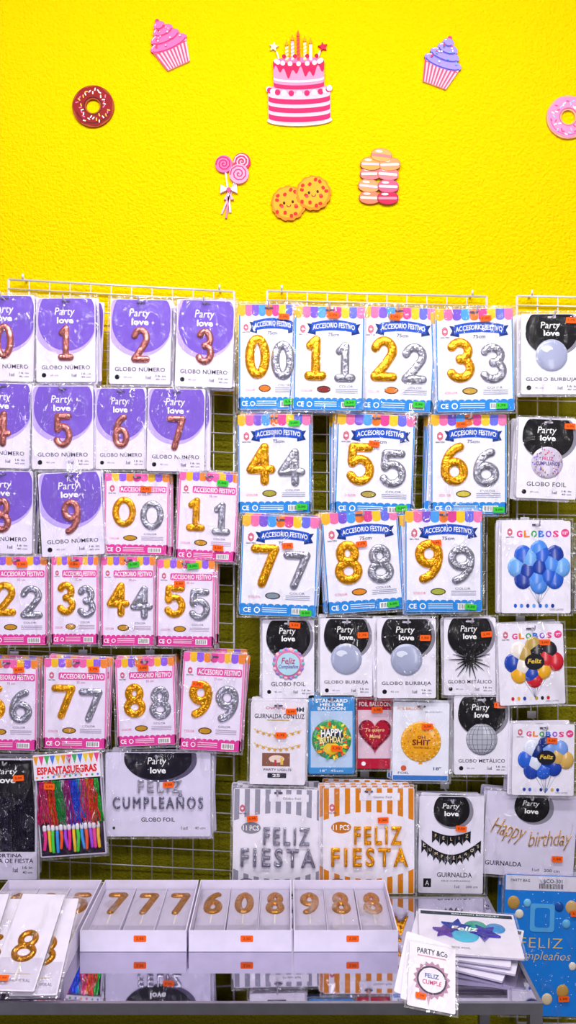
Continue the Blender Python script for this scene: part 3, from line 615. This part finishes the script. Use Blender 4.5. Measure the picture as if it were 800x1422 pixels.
def donut(ic,dk,base,spr,R=29,seed=1):
    def f(g):
        def ringslab(ro,ri,mat,z0,z1,n=36,wob=0):
            O=[((ro+wob*math.sin(7*2*math.pi*i/n))*math.cos(2*math.pi*i/n),(ro+wob*math.sin(7*2*math.pi*i/n))*math.sin(2*math.pi*i/n)) for i in range(n)]; I=ellp(0,0,ri,ri,n)
            vs=[(x,y,z1) for x,y in O]+[(x,y,z1) for x,y in I]+[(x,y,z0) for x,y in O]+[(x,y,z0) for x,y in I]; fs=[]
            for i in range(n):
                j=(i+1)%n; fs+=[(i,j,n+j,n+i),(2*n+i,2*n+j,j,i),(n+i,n+j,3*n+j,3*n+i)]
            g.add(vs,fs,mat)
        ringslab(R,9.5,base,-1.5,TH); ringslab(R-1.8,11.5,ic,TH,TH+.6,42,.9); g.ring(0,0,12.8,12.8,1.2,dk,(TH+.6)/LZ+1)
        g.ring(0,0,R-4.5,R-4.5,1.3,dk,(TH+.6)/LZ+1,20,190,330)
        random.seed(seed)
        for i in range(34):
            a=i*2.4; r=random.uniform(15,R-5.5); q=random.uniform(0,180)
            g.poly(xf(rrp(-2.2,-.8,2.2,.8,.7,2),r*math.cos(a),r*math.sin(a),q),spr[i%len(spr)],(TH+.6)/LZ+2)
    return f
deco(donut('#8c0c10','#4c0406','#a04818',['#fff0e0','#f070a0','#f4c040','#f6e8e0']),130,149,10,'donut_cutout','chocolate glazed donut cutout with sprinkles stuck on wall','sweet shop cutouts')
deco(donut('#f48cba','#d85a94','#e8a880',['#fff6e0','#e04a7a','#8ad0e8'],30,5),788,164,0,'donut_cutout','pink glazed donut cutout with sprinkles stuck on wall','sweet shop cutouts')
def cake(g):
    g.slab(ellp(0,-57,45,8),'#f0e6ec',-1.5,TH-.6); g.poly(ellp(0,-59,36,4),'#c8b8c4',(TH-.6)/LZ+1)
    def tier(x,yb,yt,ry,col,z):
        P=ellp(0,yb,x,ry,20,180,360)+ellp(0,yt,x,ry,20,0,180); g.slab(P,col,-1.5,z); return P
    def bandp(x,y0,y1,ry,col,l):
        P=ellp(0,y0,x,ry,20,180,360)+ellp(0,y1,x,ry,20,180,360)[::-1]; g.poly(P,col,l)
    tier(43,-54,-14,6,'#f4bccc',TH); l=TH/LZ+1
    for a,b in ((-54,-47),(-42,-35),(-30,-23)): bandp(42.6,a,b,6,'#dc1c5e',l)
    g.poly(ellp(0,-14,43,6.5,24),'#f49ab6',l)
    for i in range(13):
        t=math.pi+math.pi*i/12; g.poly(ellp(42*math.cos(t),-14+6.5*math.sin(t),4,4.2,10),'#dc1c5e' if i%2 else '#f8d4e0',l+1+i*.1)
    tier(35,-10,22,5,'#f28cae',TH+1.2); l=(TH+1.2)/LZ+1
    bandp(34.8,-10,-5,5,'#dc1c5e',l); bandp(34.8,-1,2,5,'#f8d4e0',l)
    P=[(-35.5,22)]
    for i in range(48):
        x=-35+70*i/47; P.append((x,12+5*math.sin(i*.8)+4*math.sin(i*.33)-4*math.sqrt(max(0,1-(x/35.5)**2))))
    P+=ellp(0,23,35.5,6,20,0,180); g.poly(P,'#cc1450',l+1); g.poly(ellp(0,25,31,4.2,24),'#f070a0',l+2)
    for i in range(9):
        t=math.pi+math.pi*i/8; g.poly(ellp(31*math.cos(t),24+4.5*math.sin(t),3.4,3.4,10),'#f8d0de',l+3+i*.1)
    for x,hh,c in ((-16,20,'#e8b040'),(-8,27,'#f0a0b8'),(0,33,'#e0502a'),(9,25,'#f0c060'),(17,22,'#fbe6ee')):
        g.slab([(x-2,24),(x+2,24),(x+2,24+hh),(x-2,24+hh)],c,-1,TH+2)
        for k in range(int(hh/5)): g.poly([(x-2,25+k*5),(x+2,27+k*5),(x+2,29+k*5),(x-2,27+k*5)],'#c03050' if x==0 else '#fff2e0',(TH+2)/LZ+1)
        g.slab([(x-2.2,26+hh),(x,24.5+hh),(x+2.2,26+hh),(x+1.2,30+hh),(x,34+hh),(x-1.4,30+hh)],'#f49810' if x else '#f05a30',-1,TH+2)
    g.slab(starp(-34,45,7,3.2,5,80),'#f0d8b8',-1,TH); g.slab(starp(34,44,7,3.2,5,100),'#d81c44',-1,TH)
    g.slab([(-31,38),(-29,38),(-25,24),(-27,24)],'#f4e0e8',-1,TH); g.slab([(31,38),(29,38),(25,24),(27,24)],'#f4e0e8',-1,TH)
    for x in (-20,-5,12,25): g.ell(x,30,3,3,'#b8143c',(TH+2.3)/LZ,10)
deco(cake,415,111,1,'birthday_cake_cutout','two-tier pink birthday cake cutout with candles on yellow wall','sweet shop cutouts')
def lolli(g):
    for x,y in ((-10,27),(14,30),(10,13)):
        g.slab([(x-1,y),(x+1,y),(-3,-20),(-5,-20)],'#f6dce6',-1.5,TH-.5)
    for k,(a,b) in enumerate((((-4,-18),(-14,-42)),((-4,-18),(-8,-48)),((-4,-18),(-2,-40)))):
        g.slab([(a[0]-1.2,a[1]),(a[0]+1.2,a[1]),(b[0]+1.2,b[1]),(b[0]-1.2,b[1])],['#f0b8cc','#e07ca0','#f6dce6'][k],-1.5,TH-.4)
    for k,(x,y,r,c,d) in enumerate(((-11,27,12,'#f06aa0','#c81c5e'),(14,30,12,'#d82c5c','#f6bccc'),(10,13,13.5,'#f49ab8','#d83470'))):
        z=TH+k*.4; g.slab(ellp(x,y,r,r),c,-1.5,z)
        P=[(x+r*.92*t/22*math.cos(t*.72),y+r*.92*t/22*math.sin(t*.72)) for t in range(23)]; g.line(P,1.7,d,z/LZ+1)
    for sg in (-1,1): 
        g.slab([(-4,-8),(-4+sg*11,-2),(-4+sg*12,-14)],'#f6d0de',-1,TH+1); g.slab([(-4,-10),(-4+sg*7,-22),(-4+sg*3,-23)],'#f0a8c0',-1,TH+.8)
    g.slab(ellp(-4,-9,3.2,3.2,12),'#e04a80',-1,TH+1.4)
deco(lolli,322,256,0,'lollipop_cutout','bunch of pink swirl lollipops cutout with bow on wall','sweet shop cutouts')
def cookies(g):
    for k,(x,y,r) in enumerate(((-18,-4,24),(18,5,24))):
        z=TH+k*.8; n=40
        P=[(x+(r+.9*math.sin(i*2.1))*math.cos(2*math.pi*i/n),y+(r+.9*math.sin(i*2.1))*math.sin(2*math.pi*i/n)) for i in range(n)]
        g.slab(P,'#f08410',-1.5,z,'#b05a14'); l=z/LZ+1; g.ell(x,y+1,r-3,r-3,'#fba41c',l)
        for i in range(13):
            a=i*2.4; rr=6+ (i/13)*(r-9) if i>3 else r-6; g.poly(xf(rrp(-2.8,-2.3,2.8,2.3,1.9,3),x+rr*math.cos(a),y+rr*math.sin(a),i*37),'#cc2414',l+1)
        for sx in (-6,6): g.ell(x+sx,y+1,1.8,2.2,'#4a1410',l+2,10); g.ell(x+sx*1.6,y-4,2.6,1.6,'#ee4a40',l+2,10)
        g.ring(x,y-2,3.4,3.6,1.1,'#8a1a18',l+2,12,185,355)
deco(cookies,418,277,8,'cookie_cutout','pair of smiling chip cookies cutout stuck on wall','sweet shop cutouts')
def macarons(g):
    k=0
    for x,y,c,cr,t in ((-12,-26,'#f07c5c','#f8d4c0',0),(-14,-10,'#f29860','#f4c4d0',-4),(-12,7,'#f27a78','#f8dac8',3),(13,-26,'#c81c4a','#f08a9c',2),(13,-10,'#e85c7c','#f8ced8',0),(12,7,'#f27c84','#fbe4d4',-3),(-12,20,'#f49c48','#f2bcc6',0),(14,20,'#f29660','#f8d6d0',4),(2,32,'#f4a45a','#ee7c80',-5)):
        z=TH+.3*k; k+=1; dk='#%02x%02x%02x'%tuple(int(int(c[i:i+2],16)*.78) for i in (1,3,5))
        Q=lambda P:xf(P,x,y,t)
        g.slab(Q(ellp(0,-1.6,14.6,7.4,18,180,360)+ellp(0,1.2,14.6,8.6,18,0,180)),dk,-1.5,z,'#a85a4a'); l=z/LZ+1
        g.poly(Q(ellp(0,1.6,13.8,7.4,18,0,180)),c,l); g.poly(Q(ellp(0,-2.4,13.6,6,18,180,360)),c,l)
        g.poly(Q(rrp(-13.2,-2.2,13.2,1.4,1.7,3)),cr,l+1); g.poly(Q(ellp(-4,5,5,1.6,12)),'#ffe6da',l+1)
deco(macarons,526,250,-2,'macaron_cutout','stack of pink and peach macarons cutout on wall','sweet shop cutouts')

# ---------------- table ----------------
XR=(752-400)*1.665/F; XL=-1.15; YF=-.645; YB=-.185
root=bpy.data.objects.new('display_table',None); COL.objects.link(root); root.location=((XL+XR)/2,(YF+YB)/2,0)
root['label']='long low display table with mirror-like top and chrome frame'; root['category']='table'
CHR=pmat('#b4b4be',.35,.9,name='brushed_chrome',var=.1); MIR=pmat('#ccc8d8',.03,1.0,name='mirror_glass_top',var=.04)
def wbox(g,x0,x1,y0,y1,z0,z1,m):
    v=[(x,y,z) for z in (z0,z1) for x,y in ((x0,y0),(x1,y0),(x1,y1),(x0,y1))]
    g.add(v,[(3,2,1,0),(4,5,6,7),(0,1,5,4),(1,2,6,5),(2,3,7,6),(3,0,4,7)],m)
hx,hy=(XR-XL)/2,(YB-YF)/2
g=G(); wbox(g,-hx+.008,hx-.008,-hy+.008,hy-.008,TZ-.012,TZ,MIR); new('table_top',g.mesh('table_top',1,True),parent=root,label='dark reflective glass top')
g=G()
for a in ((-hx,hx,-hy,-hy+.008),(-hx,hx,hy-.008,hy),(-hx,-hx+.008,-hy+.008,hy-.008),(hx-.008,hx,-hy+.008,hy-.008)): wbox(g,*a,TZ-.022,TZ+.001,CHR)
new('table_frame',g.mesh('table_frame',1,True),parent=root,label='chrome edge frame')
for sx in (-1,1):
    for sy in (-1,1):
        g=G(); wbox(g,-.0125,.0125,-.0125,.0125,0.0,TZ-.022,CHR); wbox(g,-.016,.016,-.016,.016,0,.01,pmat('#17151c'))
        new('leg',g.mesh('leg',1,True),(sx*(hx-.013),sy*(hy-.013),0),parent=root)
g=G(); wbox(g,-hx+.03,hx-.03,-hy+.03,hy-.02,.30,.315,pmat('#26242c',.3)); new('lower_shelf',g.mesh('lower_shelf',1,True),parent=root,label='dark lower shelf')

# ---------------- candle boxes ----------------
BX='#e6dff4'
def candle_card(d,dh=.42,dy=.22,ww=.6,col='#c4bcd2'):
    def f(g,w,h):
        card(g,w,h,col,1.5,1.5); g.rect(-w/2+2,-h/2+2,w/2-2,-.18*h,'#aea6be' if col=='#c4bcd2' else '#cdc6dc',1)
        g.text('VELA NUMERAL',0,-.40*h,.7*w,.03*h,'#6a6078',2); g.rect(-.3*w,-.34*h,.3*w,-.335*h,'#b8a060',2)
        digit(g,d,0,dy*h,ww*w,dh*h,'#c07c10|foil',2,.09,.75); g.tube([(0,(dy-dh/2)*h),(0,(dy-dh/2-.08)*h),(0,(dy-dh/2-.16)*h)],1.1,'#e4dfd8',2)
    return f
def candle_box(cx,cy,w,dp,h,digits,label,rot=0,zb=TZ+.0008,fill=True):
    t=.0025
    g=G(); wbox(g,-w/2,w/2,-dp/2,dp/2,0,.002,pmat(BX))
    for a in ((-w/2,w/2,-dp/2,-dp/2+t),(-w/2,w/2,dp/2-t,dp/2),(-w/2,-w/2+t,-dp/2+t,dp/2-t),(w/2-t,w/2,-dp/2+t,dp/2-t)): wbox(g,*a,.002,h,pmat(BX))
    o=new('candle_display_box',g.mesh('candle_display_box',1,True),(cx,cy,zb),(0,0,math.radians(rot)),label=label,category='box',group='open boxes of number candles')
    if fill:
        for i in (1,2):
            g=G(); wbox(g,-.0008,.0008,-dp/2+t,dp/2-t,.002,h*.6,pmat('#d8d0e6'))
            new('divider',g.mesh('divider',1,True),(-w/2+w*i/3,0,0),parent=o)
    g=G(); g.slab(rrp(-.014,-.007,.014,.007,.002,2),OR,0,.0006); g.v=[(x,-z,y) for x,y,z in g.v]
    g2=G(); g2.text('2,50',0,0,.016,.007,'#7a2a18',0); g2.v=[(x,-.0009,y) for x,y,z in g2.v]; g.add(g2.v,g2.f,'#7a2a18')
    new('price_sticker',g.mesh('price_sticker',1,True),(.015,-dp/2-.0002,h*.62),parent=o,label='orange price sticker')
    if not fill: return
    cw=w/3-.005; cl=dp-.016
    rnd=random.Random(int(cx*1000))
    for i,d in enumerate(digits):
        gg=G(); candle_card(d)(gg,cw/.0016,cl/.0016); me=gg.mesh('number_candle_package',.0016)
        lx=(-1+i)*w/3
        tilt=3.0
        c=new('number_candle_package',me,(cx+lx*.985,cy+rnd.uniform(-.002,.002),zb+.0125+math.sin(math.radians(tilt))*cl/2),(math.radians(-90+tilt),0,math.radians(rnd.uniform(-.4,.4))),label='gold number %s candle on white backing card inside box'%NW[d],category='candle',group='number candles in boxes')
        new('plastic_sleeve',sleeve_mesh(cw/.0016-3,cl/.0016-3,6.2,.0016,int(rnd.random()*999),COVER),(0,0,0),(0,0,0),c,label='crinkled clear film')
yF=-.45; dp=.255; cyb=yF+dp/2
for (a,b,dg_) in ((111,259,(7,7,7)),(262,405,(6,0,8)),(408,553,(9,8,8)),(-42,106,(1,2,5))):
    xa=(a-400)*1.85/F; xb=(b-400)*1.85/F
    candle_box((xa+xb)/2,cyb,xb-xa,dp,.047,dg_,'white open box of gold number %s candles on reflective table'%NW[dg_[0]])
candle_box(-.635,-.505,.325,.095,.046,(),'small white open box under a pile of candle packs',fill=False)
# film-wrapped cards leaning in a heap from the table edge over the box
for k,(x,d,r,ly) in enumerate(((-.515,3,1.5,0),(-.628,6,-1,0),(-.742,2,1,0),(-.55,8,-3,1),(-.668,5,2,1))):
    wd_=60
    gg=G(); candle_card(d,.34,-.06,.62,'#e2dcee')(gg,wd_,138); me=gg.mesh('number_candle_package',.0016)
    o=new('number_candle_package',me,(x,-.540-.0075*ly,TZ+.064+.0135*ly),(math.radians(-62),0,math.radians(r)),label='film-wrapped gold number %s candle card leaning on box'%NW[d],category='candle',group='number candles in boxes')
    new('plastic_sleeve',sleeve_mesh(wd_,138,5.0,.0016,int(d)),(0,0,0),(0,0,0),o)
    if ly: new('price_sticker',sticker_mesh(.0015,OR,15,8),(-.02,-.0098,-.09),(0,0,0),o,label='orange price sticker')
# lying packs
def lying(g,w,h):
    card(g,w,h,'#eae5f5',2.5); g.rect(-w/2+3,.38*h,w/2-3,.46*h,'#2a3a4a',1); g.text('BALLOON BOUQUET',.1*w,.42*h,.5*w,.04*h,'#e0f0e8',2,.02)
    for i,(x,y,r,c) in enumerate(((-.12,.08,.13,'#2a50c8'),(.08,.14,.12,'#30a890'),(.16,-.02,.13,'#4a40c0'),(-.04,-.08,.14,'#48b8d8'),(-.24,-.04,.1,'#7a50c0'),(.28,.12,.1,'#3a90d0'))):
        if i%2: g.dome(x*w,y*h,r*w,r*w,c+'|dome',2+i*.4,3,18,4)
        else: g.slab(starp(x*w,y*h,r*w*1.3,r*w*.6,5,80+i*20),c+'|foil',1,3+i*.2)
    g.text('Feliz',-.04*w,.02*h,.28*w,.1*h,'#ffffff',26,.02,.2); g.text('SET 5 GLOBOS FOIL',-.2*w,-.36*h,.4*w,.035*h,'#50506a',2)
for k in range(4):
    gg=G(); lying(gg,138,122); me=gg.mesh('balloon_set_package',.0016) if k==0 else me
    o=new('balloon_set_package',me,(.396+(.012 if k%2 else -.006),-.44+.004*k,TZ+.006+.009*k),(math.radians(-90),0,math.radians(-26+5*k+ (3 if k==3 else 0))),label='white flat pack with blue and green balloon bouquet print',category='balloon package',group='balloon set packs lying on table')
    if k==3: new('plastic_sleeve',sleeve_mesh(138,122,4.6,.0016,77),(0,0,0),(0,0,0),o)
def rosette(g,w,h):
    card(g,w,h,'#ede8f5',1.4); g.text('PARTY &Co',0,.38*h,.66*w,.09*h,'#3a3a4a',1,.02); g.rect(-.32*w,.29*h,.32*w,.31*h,'#d0a0b0',1)
    g.poly(starp(0,-.06*h,.40*w,.34*w,18),'#b88ca6',2); g.ell(0,-.06*h,.32*w,.30*w,'#4a4258',3); g.ell(0,-.06*h,.28*w,.26*w,'#ece4ee',4)
    g.text('FELIZ',0,.0*h,.30*w,.07*h,'#3a5a9a',5,.02); g.text('CUMPLE',0,-.10*h,.40*w,.07*h,'#c0407a',5,.02)
    g.poly([(-.1*w,-.32*h),(-.02*w,-.32*h),(-.06*w,-.46*h)],'#c9a4b8',2)
for k in range(3):
    gg=G(); rosette(gg,66,90); me=gg.mesh('badge_package',.00145)
    o=new('badge_package',me,(.294-.007*k,-.608+.012*k,TZ+.034+.002*k),(math.radians(-56),math.radians(8+2*k),math.radians(-6-4*k)),label='small white card pack with round birthday badge leaning on flat packs',category='badge',group='badge packs leaning on table')
    if k==0: new('price_sticker',sticker_mesh(.0014,OR,15,8),(-.022,-.0042,-.044),(0,0,0),o,label='orange price sticker'); new('plastic_sleeve',sleeve_mesh(66,90,1.6,.00145,99),(0,0,0),(0,0,0),o)

# ---------------- room ----------------
def plane(name,vs,m,**k):
    me=bpy.data.meshes.new(name); me.from_pydata(vs,[],[(0,1,2,3)]); me.materials.append(m); o=new(name,me,kind='structure',**k); return o
def wallmat(name,rgb,scale,strength,dist=.01,rough=.8,low=None,split=0):
    m=bpy.data.materials.new(name); m.use_nodes=True; nt=m.node_tree; N=nt.nodes; b=N['Principled BSDF']
    b.inputs['Base Color'].default_value=(*rgb,1); b.inputs['Roughness'].default_value=rough; setin(b,'Specular IOR Level',.05)
    tc=N.new('ShaderNodeTexCoord'); no=N.new('ShaderNodeTexNoise'); no.inputs['Scale'].default_value=scale; no.inputs['Detail'].default_value=5; no.inputs['Roughness'].default_value=.6
    nt.links.new(tc.outputs['Object'],no.inputs['Vector']); bp=N.new('ShaderNodeBump'); bp.inputs['Strength'].default_value=strength; bp.inputs['Distance'].default_value=dist
    nt.links.new(no.outputs['Fac'],bp.inputs['Height']); nt.links.new(bp.outputs['Normal'],b.inputs['Normal'])
    if low:  # olive lower band: shade behind the hanging packs painted into the colour
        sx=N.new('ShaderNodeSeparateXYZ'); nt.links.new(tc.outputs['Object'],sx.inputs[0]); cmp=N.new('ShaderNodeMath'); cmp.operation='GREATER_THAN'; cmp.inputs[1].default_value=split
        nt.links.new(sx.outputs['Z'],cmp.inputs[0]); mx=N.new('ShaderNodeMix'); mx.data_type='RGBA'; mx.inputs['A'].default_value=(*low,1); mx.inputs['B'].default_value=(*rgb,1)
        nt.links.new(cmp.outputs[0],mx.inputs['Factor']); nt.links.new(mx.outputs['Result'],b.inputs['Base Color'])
    return m
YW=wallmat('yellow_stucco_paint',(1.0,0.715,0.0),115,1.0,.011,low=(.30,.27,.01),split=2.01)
WW=wallmat('white_paint',(.22,.21,.24),60,.1)
FL=wallmat('grey_floor_tile',(.05,.045,.05),20,.05,rough=.3)
H=3.45;X=2.6;YR=-4.6
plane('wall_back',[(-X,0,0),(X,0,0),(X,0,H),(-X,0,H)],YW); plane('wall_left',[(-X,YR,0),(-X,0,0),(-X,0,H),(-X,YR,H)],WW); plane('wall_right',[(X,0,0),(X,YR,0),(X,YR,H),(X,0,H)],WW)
plane('wall_front',[(X,YR,0),(-X,YR,0),(-X,YR,H),(X,YR,H)],WW); plane('floor',[(-X,YR,0),(X,YR,0),(X,0,0),(-X,0,0)],FL); plane('ceiling',[(-X,0,H),(X,0,H),(X,YR,H),(-X,YR,H)],WW)
def area(loc,rot,sx,sy,e,c):
    l=bpy.data.lights.new('ceiling_or_fill_light','AREA'); l.shape='RECTANGLE'; l.size=sx; l.size_y=sy; l.energy=e; l.color=c
    o=bpy.data.objects.new('ceiling_or_fill_light',l); COL.objects.link(o); o.location=loc; o.rotation_euler=tuple(math.radians(a) for a in rot)
area((0,-1.4,3.38),(25,0,0),2.4,.12,52,(1,.975,.98))
area((0,-3.0,3.38),(45,0,0),2.8,.25,56,(.98,.96,1))
area((-1.7,-3.6,1.5),(88,0,-26),.4,2.0,25,(.84,.77,1))  # violet fill strip added front left, out of view, brightens packs and film
area((1.7,-3.6,1.4),(88,0,26),.4,2.0,20,(1,.97,1))  # matching fill strip added front right, out of view, not a ceiling fixture
w=bpy.data.worlds.new('room_ambience'); sc.world=w; w.use_nodes=True; w.node_tree.nodes['Background'].inputs[0].default_value=(.5,.5,.6,1); w.node_tree.nodes['Background'].inputs[1].default_value=.2
cam=bpy.data.cameras.new('camera'); co=bpy.data.objects.new('camera',cam); COL.objects.link(co); co.location=(0,-D,CZ); co.rotation_euler=(math.radians(90),0,0)
cam.sensor_fit='VERTICAL'; cam.sensor_height=36; cam.lens=F/1422*36; cam.clip_start=.02
sc.camera=co
